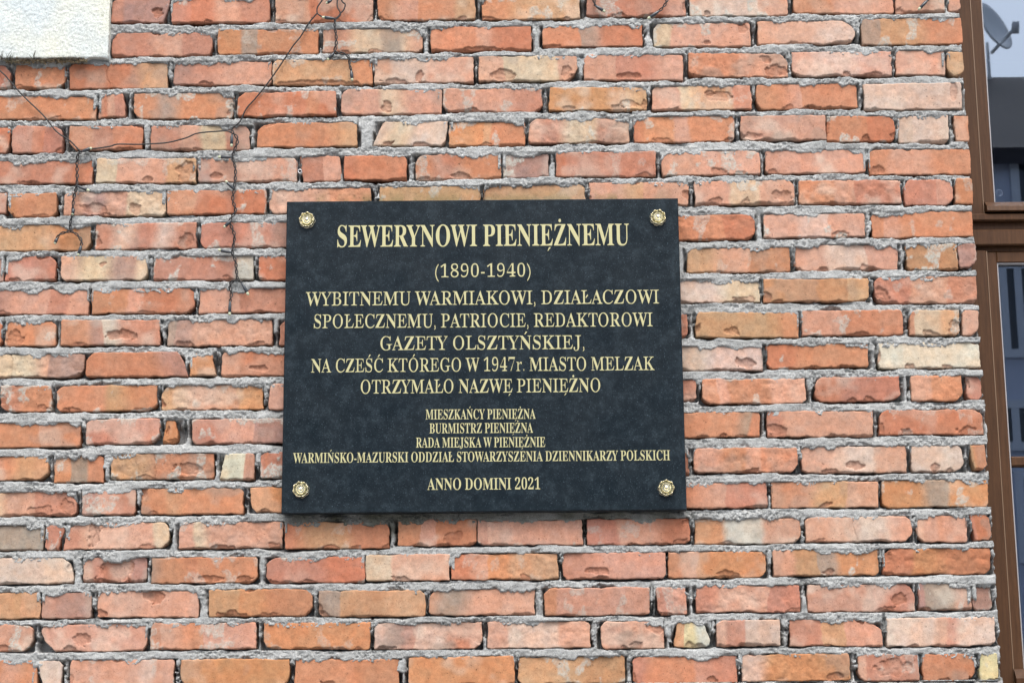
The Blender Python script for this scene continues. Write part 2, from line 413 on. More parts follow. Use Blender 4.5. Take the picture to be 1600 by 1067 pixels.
keys = 'ooOdrrpplt'


def course(xa, xb, z0, z1, fine=False, right_to_left=False):
    x = xb if right_to_left else xa
    while (x > xa + .03) if right_to_left else (x < xb - .03):
        ln = RNG.choice([.25, .25, .25, .12]) * RNG.uniform(.97, 1.03)
        if right_to_left:
            a, b = max(x - ln, xa), x; x = a - .011
        else:
            a, b = x, min(x + ln, xb); x = b + .011
        if b - a > .03:
            BR.append([a, b, z0, z1, keys[RNG.integers(len(keys))], (0, 0, 0, 0), None, fine, None])


for k, (z0, z1, fx) in rowz.items():
    if k in 'AB':
        continue                                   # behind the rendered panel
    course(XL, fx - .012, z0, z1, False, True)
p = .0760
z = ZB - p
while z > 0.0:
    course(XL, WALLX + RNG.uniform(-.004, .004), z, z + .0655, False, True); z -= p
z = ZT + .0105
n = 0
while z < ZTOP:
    course(PLX + .02 if z < PLZ + 1.2 else XL, WALLX + RNG.uniform(-.004, .004), z, z + .0655, n < 2, True); z += p; n += 1
z = ZB - p * 30
z = .01
while z < ZTOP:
    course(OPX1, OPX1 + 1.2, z, z + .0655)
    if z + .07 < OPZ0 or z > OPZ1: course(WALLX + .012, OPX1 - .012, z, z + .0655)
    z += p

# ------------------------------------------------------------------ brick faces
wall = thing('brick_wall', 'old orange and pink brick wall with rough grey mortar joints around the plaque', 'wall', (0, 0, 0))
VV, QQ, CC = [], [], []
base = 0


def brick_mesh(b, i):
    global base
    X0, X1, Z0, Z1, cs, odd, cut, fine, key = b
    rg = np.random.default_rng(100 + i)
    Lx, Lz = (X1 - X0) * 1e3, (Z1 - Z0) * 1e3            # mm
    st = 1.9 if fine else 9.0
    nu = max(6, int(round(Lx / st))); nv = max(5, int(round(Lz / st)))
    # extra lines close to the edges so that the arris is crisp
    uu = np.concatenate([[0, .7], np.linspace(1.9, Lx - 1.9, nu), [Lx - .7, Lx]])
    vv = np.concatenate([[0, .7], np.linspace(1.9, Lz - 1.9, nv), [Lz - .7, Lz]])
    U, Vv = np.meshgrid(uu, vv)                            # mm from lower-left
    nr, nc = U.shape
    wx, wz = U + X0 * 1e3, Vv + Z0 * 1e3                   # noise coordinates
    s = i * 1.37
    e_l, e_r, e_b, e_t = U, Lx - U, Vv, Lz - Vv
    # outline: corners rounded, edges wavy
    if cut is None:
        cut = rg.choice([1.5, 3, 6, 11, 18], 4, p=[.24, .24, .22, .18, .12])
    px, pz = U.copy(), Vv.copy()
    for (cx, cz, sx, sz), r in zip(((0, Lz, 1, -1), (Lx, Lz, -1, -1), (Lx, 0, -1, 1), (0, 0, 1, 1)), cut):
        rx = min(r, Lx * .45) * rg.uniform(.8, 1.25); rz = min(r, Lz * .48) * rg.uniform(.8, 1.2)
        ax = 1 - (px - cx) * sx / rx; az = 1 - (pz - cz) * sz / rz
        m = (ax > 0) & (az > 0)
        h = np.sqrt(ax * ax + az * az) + 1e-6
        k = np.where(m, np.maximum(ax, az) / h, 1)
        # between an arc and a straight cut
        kc = np.where(m, np.maximum(ax, az) / (ax + az + 1e-6), 1)
        t = .0 if r < 9 else .6
        k = k * (1 - t) + kc * t
        px = np.where(m, cx + sx * rx * (1 - ax * k), px)
        pz = np.where(m, cz + sz * rz * (1 - az * k), pz)
    wav = 3.0
    n1 = (fbm(wx, wz, 28, 3, s) - .5) * 2; n2 = (fbm(wx, wz, 28, 3, s + 50) - .5) * 2
    n3 = (fbm(wx, wz, 7, 3, s + 80) - .5) * 3.2
    fx = np.exp(-np.minimum(e_l, e_r) / 8); fz = np.exp(-np.minimum(e_b, e_t) / 8)
    px = px + (n1 * wav + n3 * .9) * fx
    pz = pz + (n2 * wav + n3 * .9) * fz
    tt = Vv / Lz; uf = U / Lx
    px = px + (odd[0] * tt + odd[3] * (1 - tt)) * 1.6 * (1 - uf) + (odd[1] * tt + odd[2] * (1 - tt)) * 1.6 * uf
    rot = rg.normal(0, .0045)
    pz = pz + (U - Lx / 2) * rot
    # depth (mm towards the viewer)
    h = rg.normal(0, 2.2) + (U / Lx - .5) * rg.normal(0, 2.5) + (Vv / Lz - .5) * rg.normal(0, 2.0)
    h = h + (fbm(wx, wz, 45, 3, s + 7) - .5) * 2.4 + (fbm(wx, wz, 9, 3, s + 9) - .5) * .9
    rough = rg.random() < .16
    if rough:
        h = h + (np.abs(fbm(wx, wz, 34, 4, s + 17) - .5)) * 9
    em = np.minimum(np.minimum(e_l, e_r), np.minimum(e_b, e_t))
    bev = 2.4 + 1.6 * (vn(wx, wz, 22, s + 11))
    q = np.clip(1 - em / bev, 0, 1)
    h = h - bev * .8 * (1 - np.sqrt(np.maximum(0, 1 - q * q)))
    # ragged lower arris
    lw = np.clip((fbm(wx, wz * 0, 32, 4, s + 21) - .42) * 26, 0, 8) * rg.uniform(.25, 1.3)
    low = ss(1, 0, (e_b + (n3 * 1.2)) / (lw + .01)) * (lw > .5)
    h = h - low * (2.0 + lw * .85)
    chip = low * .8
    # broken places
    pl = []
    for _ in range(rg.poisson(1.15 * Lx / 250 + .25)):
        sd_ = rg.random()
        if sd_ < .70: c = (rg.uniform(0, Lx), rg.uniform(-3, 3), rg.uniform(9, 30), rg.uniform(5, 14))
        elif sd_ < .84: c = (rg.choice([0, Lx]), rg.uniform(0, Lz), rg.uniform(6, 20), rg.uniform(8, 25))
        elif sd_ < .94: c = (rg.uniform(0, Lx), Lz, rg.uniform(8, 24), rg.uniform(4, 9))
        else: c = (rg.uniform(.15, .85) * Lx, rg.uniform(.2, .8) * Lz, rg.uniform(8, 32), rg.uniform(6, 16))
        pl.append(c + (rg.uniform(1.5, 4.5), rg.uniform(-.6, .6)))
    if key in CHIPS: pl = pl[:1]
    for cx, cz, rx, rz in CHIPS.get(key, []):
        pl.append((cx * Lx / 100, cz * Lz / 100, rx, rz, rg.uniform(2.4, 3.8), rg.uniform(-.2, .2)))
    if key in CRACKS:
        h = h - 3.0 * np.exp(-((U - Lx * CRACKS[key] / 100 + (fbm(wx * 0, wz, 18, 4, s + 3) - .5) * 22) / 1.1) ** 2)
    for cx, cz, rx, rz, dp, sk in pl:
        dx = (U - cx) / rx; dz = (Vv - cz) / rz + sk * dx
        g_ = 1 - np.sqrt(dx * dx + dz * dz) + (fbm(wx, wz, 14, 4, s + 31) - .5) * 1.15
        mk = ss(0, .11, g_)
        h = h - mk * dp * 1.35 * (.60 + .40 * np.clip(g_ + .2, 0, 1)) - mk * (np.abs(fbm(wx, wz, 13, 3, s + 41) - .5)) * 6
        chip = np.maximum(chip, mk * .9)
    # colour: kiln flashing in upright bands, then wear
    bands = re.findall(r'([a-zA-Z])(\d*)', cs)
    if len(bands) == 1:
        c0 = bands[0][0]; kk = rg.integers(1, 5)
        nb = {'o': 'oOpdt', 'O': 'Ooto', 'd': 'drod', 'r': 'rpmd', 'p': 'plro', 'l': 'lpcl', 't': 'tobt', 'm': 'mrpg', 'c': 'cltc', 'C': 'CCcC', 'b': 'btbo', 'w': 'wwgw', 'g': 'ggmg', 'y': 'yycy'}[c0]
        cuts = np.sort(rg.uniform(12, 90, kk - 1)) if kk > 1 else []
        bands = [(c0 if rg.random() < .62 else nb[rg.integers(len(nb))], str(int(c_))) for c_ in cuts] + [(c0, '')]
    uw = uf * 100 + (fbm(wx, wz, 30, 3, s + 61) - .5) * 5 + (Vv / Lz - .5) * rg.normal(0, 2.5)
    col = None; prev = None; pend = 0
    for kx, (bc, be) in enumerate(bands):
        cc = PALL[bc] * rg.uniform(.93, 1.07) * (1 + rg.normal(0, .018, 3))
        if col is None: col = np.ones(U.shape + (3,)) * cc
        else:
            w = rg.choice([.8, 2, 4, 8, 12])
            t = ss(pend - w, pend + w, uw)[..., None]
            col = col * (1 - t) + cc * t
        pend = float(be) if be else 100
    col = col * .78 + col.mean((0, 1)) * .22
    v1 = ss(.25, .75, fbm(wx, wz, 38, 4, s + 71))[..., None]
    hv = ss(.3, .7, fbm(wx, wz, 14, 4, s + 72))[..., None]
    col = col * (np.array([1.015, .99, .965]) * hv + np.array([.985, 1.01, 1.035]) * (1 - hv))
    warm = np.array([1.04, .98, .93]); pale = np.array([.96, 1.03, 1.07])
    col = col * (warm * (1 - v1) + pale * v1) * (.91 + .18 * fbm(wx, wz, 16, 3, s + 73)[..., None]) * (.90 + .20 * fbm(wx, wz, 5, 2, s + 74)[..., None])
    # vertical drag marks of the moulding
    col = col * (1 + (vn(wx, wz * .12, 7, s + 75)[..., None] - .5) * .12 * rg.random())
    dark = PALL['d'] * .56 + col.mean((0, 1)) * .27
    cm = (chip * rg.uniform(.35, .95))[..., None]
    col = col * (1 - cm) + dark * (.85 + .3 * fbm(wx, wz, 8, 2, s + 79)[..., None]) * cm
    # mortar and lime smears
    if rg.random() < .45:
        sm = ss(.62, .68, fbm(wx, wz * .8, 34, 6, s + 91) + np.exp(-e_t / 8) * .13 * rg.random() + np.exp(-em / 6) * .05 - .02)
        sm = (sm * rg.uniform(.3, .9) * (.45 + .55 * ss(.40, .60, fbm(wx, wz, 3.4, 2, s + 95))))[..., None]
        col = col * (1 - sm) + np.array([.36, .355, .345]) * sm
        h = h + sm[..., 0] * .8
    if rg.random() < .55:                                   # pale bloom
        bl = (ss(.48, .75, fbm(wx, wz, 55, 3, s + 97)) * rg.uniform(.12, .38))[..., None]
        col = col * (1 - bl) + np.array([.50, .46, .42]) * bl
    if rg.random() < .14:                                   # grey soot flash
        bl = (ss(.55, .70, fbm(wx, wz, 60, 3, s + 99)) * rg.uniform(.2, .5))[..., None]
        col = col * (1 - bl) + np.array([.22, .18, .16]) * bl
    col = col * .92 + (col @ np.array([.3, .55, .15]))[..., None] * .085
    col = col * np.array([1.02, 1.015, .91])
    xw = px * 1e-3 + X0; zw = pz * 1e-3 + Z0
    # green-brown growth on the bricks right above the plaque
    st_ = ss(.048, .0, zw - PQZ) * ss(-.02, .12, xw - PQX0) * ss(-.02, .12, PQX1 - xw) * (zw > PQZ - .06)
    st_ = (st_ * ss(.38, .62, fbm(wx, wz, 34, 4, 5)) * .8)[..., None]
    col = col * (1 - st_) + np.array([.19, .15, .07]) * st_
    V = np.stack([xw, -h * 1e-3, zw], -1).reshape(-1, 3)
    idx = np.arange(nr * nc).reshape(nr, nc)
    Q = np.stack([idx[:-1, :-1], idx[:-1, 1:], idx[1:, 1:], idx[1:, :-1]], -1).reshape(-1, 4)
    ring = np.concatenate([idx[0, :], idx[1:, -1], idx[-1, -2::-1], idx[-2:0:-1, 0]])
    A = V[ring]; B = A.copy(); deep = .092 if abs(X1 - WALLX) < .04 else .05
    mid = A.copy(); mid[:, 1] += .006; B[:, 1] = deep
    cen = np.array([V[:, 0].mean(), 0, V[:, 2].mean()])
    B[:, 0] += np.sign(cen[0] - B[:, 0]) * .001; B[:, 2] += np.sign(cen[2] - B[:, 2]) * .001
    S = np.concatenate([A, mid, B]); nrg = len(ring); o = nr * nc
    k = np.arange(nrg); k2 = (k + 1) % nrg
    Q2 = np.concatenate([np.stack([k + o, k + o + nrg, k2 + o + nrg, k2 + o], -1), np.stack([k + o + nrg, k + o + 2 * nrg, k2 + o + 2 * nrg, k2 + o + nrg], -1)])
    cflat = col.reshape(-1, 3)
    cs_ = cflat[ring]
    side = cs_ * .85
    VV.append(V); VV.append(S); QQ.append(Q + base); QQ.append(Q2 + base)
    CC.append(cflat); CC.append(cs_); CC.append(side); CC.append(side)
    base += len(V) + len(S)


PQ_Y = -.036
PQX0 = at(448.6, 315.8, PQ_Y)[0]; PQX1 = at(1059.8, 309, PQ_Y)[0]
pqx0b = at(438.9, 801.5, PQ_Y)[0]; pqx1b = at(1072.8, 797.4, PQ_Y)[0]
PQX0 = (PQX0 + pqx0b) / 2; PQX1 = (PQX1 + pqx1b) / 2
PQZ = (at(448.6, 315.8, PQ_Y)[2] + at(1059.8, 309, PQ_Y)[2]) / 2
PQZ0 = (at(438.9, 801.5, PQ_Y)[2] + at(1072.8, 797.4, PQ_Y)[2]) / 2
print('plaque', PQX0, PQX1, PQZ0, PQZ, pqx0b, pqx1b, 'wallx', WALLX, 'Z', ZB, ZT, 'n', len(BR))
for i, b in enumerate(BR): brick_mesh(b, i)
npmesh('brickwork', np.concatenate(VV), np.concatenate(QQ), m_brick, wall, np.concatenate(CC))

# ------------------------------------------------------------------ mortar sheet
xa, xb_ = at(-20, 500)[0] - .02, WALLX - .004
za, zb_ = at(800, 1090)[2], at(800, -25)[2]
gx = np.concatenate([np.arange(XL, xa, .012), np.arange(xa, xb_, .0021), [xb_]])
gz = np.concatenate([np.arange(0.0, za, .012), np.arange(za, zb_, .0021), np.arange(zb_, ZTOP, .012)])
X, Z = np.meshgrid(gx, gz); X = X.astype(np.float32); Z = Z.astype(np.float32)
SD = np.full(X.shape, 99, np.float32); DU = np.full(X.shape, 99, np.float32); DSD = np.full(X.shape, 99, np.float32); EFF = np.full(X.shape, 99, np.float32)
for b in BR:
    X0, X1, Z0, Z1 = b[:4]
    if X0 > WALLX: continue
    i0, i1 = np.searchsorted(gx, [X0 - .03, X1 + .03]); j0, j1 = np.searchsorted(gz, [Z0 - .03, Z1 + .03])
    if i1 <= i0 or j1 <= j0: continue
    x = X[j0:j1, i0:i1]; z_ = Z[j0:j1, i0:i1]
    dx = np.maximum(X0 - x, x - X1) * 1e3; dz = np.maximum(Z0 - z_, z_ - Z1) * 1e3
    d = np.where((dx < 0) & (dz < 0), np.maximum(dx, dz), np.hypot(np.maximum(dx, 0), np.maximum(dz, 0)))
    SD[j0:j1, i0:i1] = np.minimum(SD[j0:j1, i0:i1], d)
    du = np.where(z_ < (Z0 + Z1) / 2, np.hypot(np.maximum(Z0 - z_, 0) * 1e3, np.maximum(dx, 0)), 99)
    DU[j0:j1, i0:i1] = np.minimum(DU[j0:j1, i0:i1], du)
    dt = (Z1 - z_) * 1e3
    ef = np.where(dt < 0, np.where(dx < 3, -dt * -1 + np.maximum(dx, 0), 99), np.maximum(np.minimum(dt, -dx + .45 * dt), -8))
    EFF[j0:j1, i0:i1] = np.minimum(EFF[j0:j1, i0:i1], np.where((d < 13), ef, 99))
    DSD[j0:j1, i0:i1] = np.minimum(DSD[j0:j1, i0:i1], np.where(dz < 0, np.maximum(dx, 0), 99))
wx, wz = X * 1e3, Z * 1e3
n_big = fbm(wx, wz, 60, 3, 2); n_mid = fbm(wx, wz, 18, 4, 5); n_fin = fbm(wx, wz, 6, 3, 8)
bil = np.abs(fbm(wx * .8, wz * 1.2, 16, 4, 11) - .5) * 2
gap = 3.9 + (n_mid - .5) * 12 + (n_big - .5) * 18
a = ss(0, 1, DU / np.maximum(gap, .6))
sq = (fbm(wx, wz * 1.3, 55, 3, 33) - .47) * 2                      # squeezed-out places
crumb = np.abs(fbm(wx, wz * 1.15, 11, 4, 37) - .5) * 2
n_f2 = vn(wx, wz, 2.6, 77)
rm = .35 + .65 * ss(.36, .56, fbm(wx, wz, 95, 2, 67))
n_fin = .5 + (n_fin - .5) * rm; crumb = crumb * rm; n_f2 = .5 + (n_f2 - .5) * rm
h = -25 + 27 * a + sq * 18 + (n_mid - .5) * 13 + (n_fin - .5) * 10 + (n_f2 - .5) * 4.5 - bil * 3 - crumb * 5
perp = ss(13, 4, DSD)
h = h - perp * (5 + 5 * ss(.4, .6, fbm(wx, wz, 50, 2, 61)))
side = ss(5.0, .5, DSD) * ss(.40, .52, fbm(wx, wz, 30, 3, 21))
h = h - side * 16
void = ss(.47, .54, fbm(wx, wz, 26, 3, 25)) * perp
h = h - void * 30
E1 = (fbm(wx, wz * .3, 48, 4, 91) - .465) * 48 + (fbm(wx, wz, 9, 4, 93) - .5) * 11 + (n_f2 - .5) * 2
E1 = np.minimum(E1, 12)
cov = 2.2 + (n_mid - .5) * 3 + (n_fin - .5) * 9 + (n_f2 - .5) * 5 - crumb * 5 - bil * 2 - 2.6 * np.maximum(EFF - E1, 0)
cov = cov - np.where(SD > 0, (1 - a) * 26, 0) - np.where(SD > 0, side * 8 + void * 14, 0)
ins = np.maximum(-SD, 0)
hin = np.clip(h, -40, 12) - 1.5 - ins * 1.25
h = np.where(h > 0, h * .45, h)
h = np.where(SD < 0, hin, h)
h = np.maximum(h, np.minimum(cov, 4.5))
h = np.where(SD < -16, -34, np.clip(h, -40, 6.0))
# towards the plaster panel the joint is filled
colm = np.ones(X.shape + (3,), np.float32) * np.array([.388, .396, .385], np.float32)
colm *= (.80 + .40 * fbm(wx, wz, 26, 4, 41))[..., None] * (.86 + .28 * fbm(wx, wz, 240, 2, 43))[..., None]
pale = ss(.62, .75, fbm(wx, wz, 22, 4, 47))[..., None] * .35
colm = colm * (1 - pale) + np.array([.47, .485, .48]) * pale
stain_shade = ss(.062, .01, np.abs(Z - (PQZ0 - .018))) * ss(-.03, .05, X - PQX0) * ss(-.03, .05, PQX1 - X)  # olive dirt plus occlusion shade under the plaque, both painted into the mortar colour
stain_shade = (stain_shade * (.35 + .65 * fbm(wx, wz, 40, 3, 51)))[..., None]
colm = colm * (1 - stain_shade) + np.array([.085, .085, .055]) * stain_shade
nx, nz = len(gx), len(gz)
Y = -h * 1e-3
X[:, -1] += ((fbm(gz * 1e3, gz * 0, 14, 3, 3) - .5) * .010)
V = np.stack([X, Y, Z], -1).reshape(-1, 3)
idx = np.arange(nx * nz).reshape(nz, nx)
Q = np.stack([idx[:-1, :-1], idx[:-1, 1:], idx[1:, 1:], idx[1:, :-1]], -1)
deep = (SD < -18); dd = deep[:-1, :-1] & deep[1:, 1:] & deep[:-1, 1:] & deep[1:, :-1]
Q = Q[~dd].reshape(-1, 4)
E_ = V[idx[:, -1]].copy(); E_[:, 1] = .092
o = len(V); k = np.arange(nz - 1)
Q2 = np.stack([idx[:-1, -1], o + k, o + k + 1, idx[1:, -1]], -1)
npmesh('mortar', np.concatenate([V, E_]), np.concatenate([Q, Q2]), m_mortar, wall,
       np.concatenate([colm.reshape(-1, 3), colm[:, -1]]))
m_core = mat('grey_mortar_bed', (.30, .30, .295), .95)
mb = MB()
mb.box((XL, .05, 0), (WALLX - .035, .34, ZTOP))
mb.box((OPX1 + .003, .014, 0), (OPX1 + 1.2, .34, ZTOP))
mb.box((WALLX - .035, .014, OPZ1 + .01), (OPX1 + .003, .34, ZTOP))
mb.box((WALLX - .035, .014, 0), (OPX1 + .003, .34, OPZ0 - .01))
mb.build('wall_core', m_core, wall)

# ------------------------------------------------------------------ plaque
pq = thing('memorial_plaque', 'dark granite memorial plaque with gold lettering bolted to the brick wall', 'plaque', ((PQX0 + PQX1) / 2, 0, PQZ0))
mb = MB(); mb.box((PQX0, PQ_Y, PQZ0), (PQX1, -.006, PQZ), .0022)
keep(mb.build('slab', m_granite, pq))


def mathbold(ch):
    if 'A' <= ch <= 'Z': return chr(0x1D400 + ord(ch) - 65)
    if 'a' <= ch <= 'z': return chr(0x1D41A + ord(ch) - 97)
    if '0' <= ch <= '9': return chr(0x1D7CE + ord(ch) - 48)
    return ch


GC = {}
COMP = {'Ę': 'E', 'Ż': 'Z', 'Ś': 'S', 'Ć': 'C', 'Ń': 'N', 'Ó': 'O', 'Ł': 'L'}


def raw(s_):
    cu = bpy.data.curves.new('glyph', 'FONT'); cu.body = s_; cu.resolution_u = 5; cu.size = 1
    ob = bpy.data.objects.new('glyph', cu); COL.objects.link(ob)
    bpy.context.view_layer.update()
    dg = bpy.context.evaluated_depsgraph_get()
    me = bpy.data.meshes.new_from_object(ob.evaluated_get(dg))
    v = np.array([tuple(x.co) for x in me.vertices]) if len(me.vertices) else np.zeros((0, 3))
    f = [tuple(p_.vertices) for p_ in me.polygons]
    bpy.data.objects.remove(ob); bpy.data.curves.remove(cu); bpy.data.meshes.remove(me)
    return v, f


IM = None


def glyph(ch):
    """flat outline of a serif letter: verts, faces, advance, outward x-normal for thinning"""
    global IM
    if ch in GC: return GC[ch]
    if IM is None: IM = raw(mathbold('I'))[0][:, 0].max()
    v, f = raw(mathbold(ch))
    adv = raw(mathbold(ch) + mathbold('I'))[0][:, 0].max() - IM
    # weld
    if len(v):
        key = {}; mp = []; nv_ = []
        for p_ in v:
            kx = (round(p_[0], 5), round(p_[1], 5))
            if kx not in key: key[kx] = len(nv_); nv_.append(p_)
            mp.append(key[kx])
        v = np.array(nv_)[:, :2]; f = [tuple(dict.fromkeys(mp[i] for i in q)) for q in f]; f = [q for q in f if len(q) > 2]
        ar = lambda q: sum(v[q[i]][0] * v[q[(i + 1) % len(q)]][1] - v[q[(i + 1) % len(q)]][0] * v[q[i]][1] for i in range(len(q)))
        f = [q if ar(q) > 0 else q[::-1] for q in f]
        ed = {}
        for q in f:
            for i in range(len(q)):
                ed[(q[i], q[(i + 1) % len(q)])] = 1
        nrm = np.zeros_like(v); bd = []
        for (i, j) in ed:
            if (j, i) not in ed:
                d = v[j] - v[i]; ln = np.hypot(*d) + 1e-9
                n_ = np.array([d[1], -d[0]]) / ln
                w = min(ln, .05)
                nrm[i] += n_ * w; nrm[j] += n_ * w; bd.append((i, j))
        nl = np.hypot(nrm[:, 0], nrm[:, 1])[:, None]; nrm = nrm / np.maximum(nl, 1e-6)
        th = np.full(len(v), 9.0)
        SA = np.array([v[i] for i, j in bd]); SB = np.array([v[j] for i, j in bd])
        for i in range(len(v)):
            d = -nrm[i]; e = SB - SA; w = SA - v[i]
            den = d[0] * e[:, 1] - d[1] * e[:, 0]
            den = np.where(np.abs(den) < 1e-9, 1e-9, den)
            t = (w[:, 0] * e[:, 1] - w[:, 1] * e[:, 0]) / den; u = (w[:, 0] * d[1] - w[:, 1] * d[0]) / den
            ok = (t > .004) & (u >= -.01) & (u <= 1.01)
            if ok.any(): th[i] = t[ok].min()
        nrm = np.concatenate([nrm, th[:, None]], 1)
    else: nrm = np.zeros((0, 3)); bd = []
    GC[ch] = (v, f, adv, nrm, bd)
    return GC[ch]


CAPH = glyph('H')[0][:, 1].max()
DIGH = glyph('1')[0][:, 1].max()


def acc(kind, cx, adv):
    """Polish diacritics, as on the stone; em units"""
    if kind == 'dot':
        return [[(cx + .062 * math.cos(a), CAPH + .115 + .055 * math.sin(a)) for a in np.linspace(0, 2 * math.pi, 14, endpoint=False)]]
    if kind == 'acute':
        y = CAPH + .055
        return [[(cx - .055, y), (cx - .02, y), (cx + .115, y + .135), (cx + .03, y + .15)]]
    if kind == 'tail':
        return [[(cx - .09, -.165), (cx - .065, -.17), (cx + .075, -.055), (cx - .01, -.05)]]
    return []


KERN = {}
for pr in 'WA AW AT TA YA AY WY AC KO ŁO AŁ TO ZY TY RT RY'.split(): KERN[pr] = -.045


def inscription(text, p0, p1, cap, thin, track=0.0):
    """one line of lettering between photo points p0 and p1 (baseline ends)"""
    vs, fs, bds = [], [], []; x = 0; k = 0
    polys = []
    for ii, ch in enumerate(text):
        bch = COMP.get(ch, ch)
        if bch == ' ':
            x += .25; continue
        v, f, adv, nrm, bd = glyph(bch)
        if ii and text[ii - 1] + ch in KERN: x += KERN[text[ii - 1] + ch]
        vv_ = v.copy()
        sh = np.clip((nrm[:, 2] - .050) / 2, 0, thin)
        vv_[:, 0] -= nrm[:, 0] * sh
        vv_[:, 1] -= nrm[:, 1] * sh * .3
        polys.append((vv_ + [x, 0], f, bd))
        ex = (v[:, 0].min() + v[:, 0].max()) / 2 + x
        if ch == 'Ż': ac = acc('dot', ex, adv)
        elif ch in 'ŚĆŃÓ': ac = acc('acute', ex, adv)
        elif ch == 'Ę': ac = acc('tail', ex + .13, adv)
        elif ch == 'Ł':
            sx_ = v[:, 0].min() + x + .19
            ac = [[(sx_ + .07, CAPH * .50), (sx_ + .07, CAPH * .40), (sx_ + .215, CAPH * .60), (sx_ + .19, CAPH * .70)]]
        else: ac = []
        for poly in ac:
            nq = len(poly)
            a_ = sum(poly[i][0] * poly[(i + 1) % nq][1] - poly[(i + 1) % nq][0] * poly[i][1] for i in range(nq))
            if a_ < 0: poly = poly[::-1]
            polys.append((np.array(poly), [tuple(range(nq))], [(i, (i + 1) % nq) for i in range(nq)]))
        x += adv + track
    xmin = min(q[0][:, 0].min() for q in polys); xmax = max(q[0][:, 0].max() for q in polys)
    yf = PQ_Y - .0004
    A = at(*p0, yf); B = at(*p1, yf)
    hasdig = text[0] in '(0123456789'
    sz = cap * PXM * 1.02 / CAPH
    mb = MB()
    for v, f, bd in polys:
        t = (v[:, 0] - xmin) / (xmax - xmin)
        P = A[None] + (B - A)[None] * t[:, None]
        P[:, 2] += v[:, 1] * sz
        n_ = len(P); back = P.copy(); back[:, 1] = PQ_Y + .0004
        mb.add(np.concatenate([P, back]), [tuple(q) for q in f] + [(i, i + n_, j + n_, j) for i, j in bd])
    o = keep(mb.build('inscription_line', m_gilt, pq))
    return o


inscription('SEWERYNOWI PIENIĘŻNEMU', (527, 386), (983, 383), 34, .004)
inscription('(1890-1940)', (680, 433.4), (829, 432), 20.3, .033)
inscription('WYBITNEMU WARMIAKOWI, DZIAŁACZOWI', (477.5, 477.7), (1030, 474), 21.3, .033)
inscription('SPOŁECZNEMU, PATRIOCIE, REDAKTOROWI', (490.4, 512.7), (1020, 509.6), 21.2, .033)
inscription('GAZETY OLSZTYŃSKIEJ,', (594.4, 547), (913, 545), 21.2, .033)
inscription('NA CZEŚĆ KTÓREGO W 1947r. MIASTO MELZAK', (486, 581.8), (1023, 578), 20.8, .033)
inscription('OTRZYMAŁO NAZWĘ PIENIĘŻNO', (563.7, 614.8), (938, 612), 20.9, .033)
inscription('MIESZKAŃCY PIENIĘŻNA', (665, 655), (837, 654), 15, .012)
inscription('BURMISTRZ PIENIĘŻNA', (671, 676.7), (833, 675.7), 15, .012)
inscription('RADA MIEJSKA W PIENIĘŻNIE', (650, 699), (852, 698), 15, .012)
inscription('WARMIŃSKO-MAZURSKI ODDZIAŁ STOWARZYSZENIA DZIENNIKARZY POLSKICH', (457.8, 723), (1047, 718.6), 15, .012)
inscription('ANNO DOMINI 2021', (667.6, 765), (844, 764), 17.2, .014)

for cx, cy, ph in ((479.6, 344, .1), (1028, 340, .3), (470, 764.5, .5), (1041, 762, .0)):
    C_ = at(cx, cy, PQ_Y - .003)
    R_ = .0215
    na, nr_ = 96, 26
    th = np.linspace(0, 2 * math.pi, na, endpoint=False)
    rr = np.linspace(.30, 1, nr_)
    TH, RR = np.meshgrid(th, rr)
    lob = np.abs(np.cos(4 * (TH + ph)))
    rad = R_ * RR * (1 - .13 * (1 - lob ** .6) * ss(.55, 1, RR))
    hh = .0035 + .0058 * np.exp(-((RR - .52) / .075) ** 2) * (.75 + .25 * np.cos(16 * TH)) \
        + .0075 * np.exp(-((RR - .86) / .11) ** 2) * (.15 + .85 * lob ** 1.5) - .0045 * np.exp(-((RR - .68) / .06) ** 2)
    hh = np.where(RR > .97, -.003, hh)
    V = np.stack([C_[0] + rad * np.cos(TH), C_[1] - hh, C_[2] + rad * np.sin(TH)], -1).reshape(-1, 3)
    idx = np.arange(na * nr_).reshape(nr_, na); nx_ = np.roll(idx, -1, 1)
    Q = np.stack([idx[:-1], idx[1:], nx_[1:], nx_[:-1]], -1).reshape(-1, 4)
    ro = keep(npmesh('rosette', V, Q[:, ::-1], m_brass, pq))
    rr = np.linspace(0, 1, 12); TH, RR = np.meshgrid(th, rr)
    rad = R_ * .40 * RR; hh = .0030 + .0062 * np.sqrt(np.maximum(0, 1 - (RR / .72) ** 2)) + .0006
    V = np.stack([C_[0] + rad * np.cos(TH), C_[1] - hh, C_[2] + rad * np.sin(TH)], -1).reshape(-1, 3)
    idx = np.arange(na * 12).reshape(12, na); nx_ = np.roll(idx, -1, 1)
    Q = np.stack([idx[:-1], idx[1:], nx_[1:], nx_[:-1]], -1).reshape(-1, 4)
    dm = npmesh('screw_cap', V, Q[:, ::-1], m_brass, ro)
    

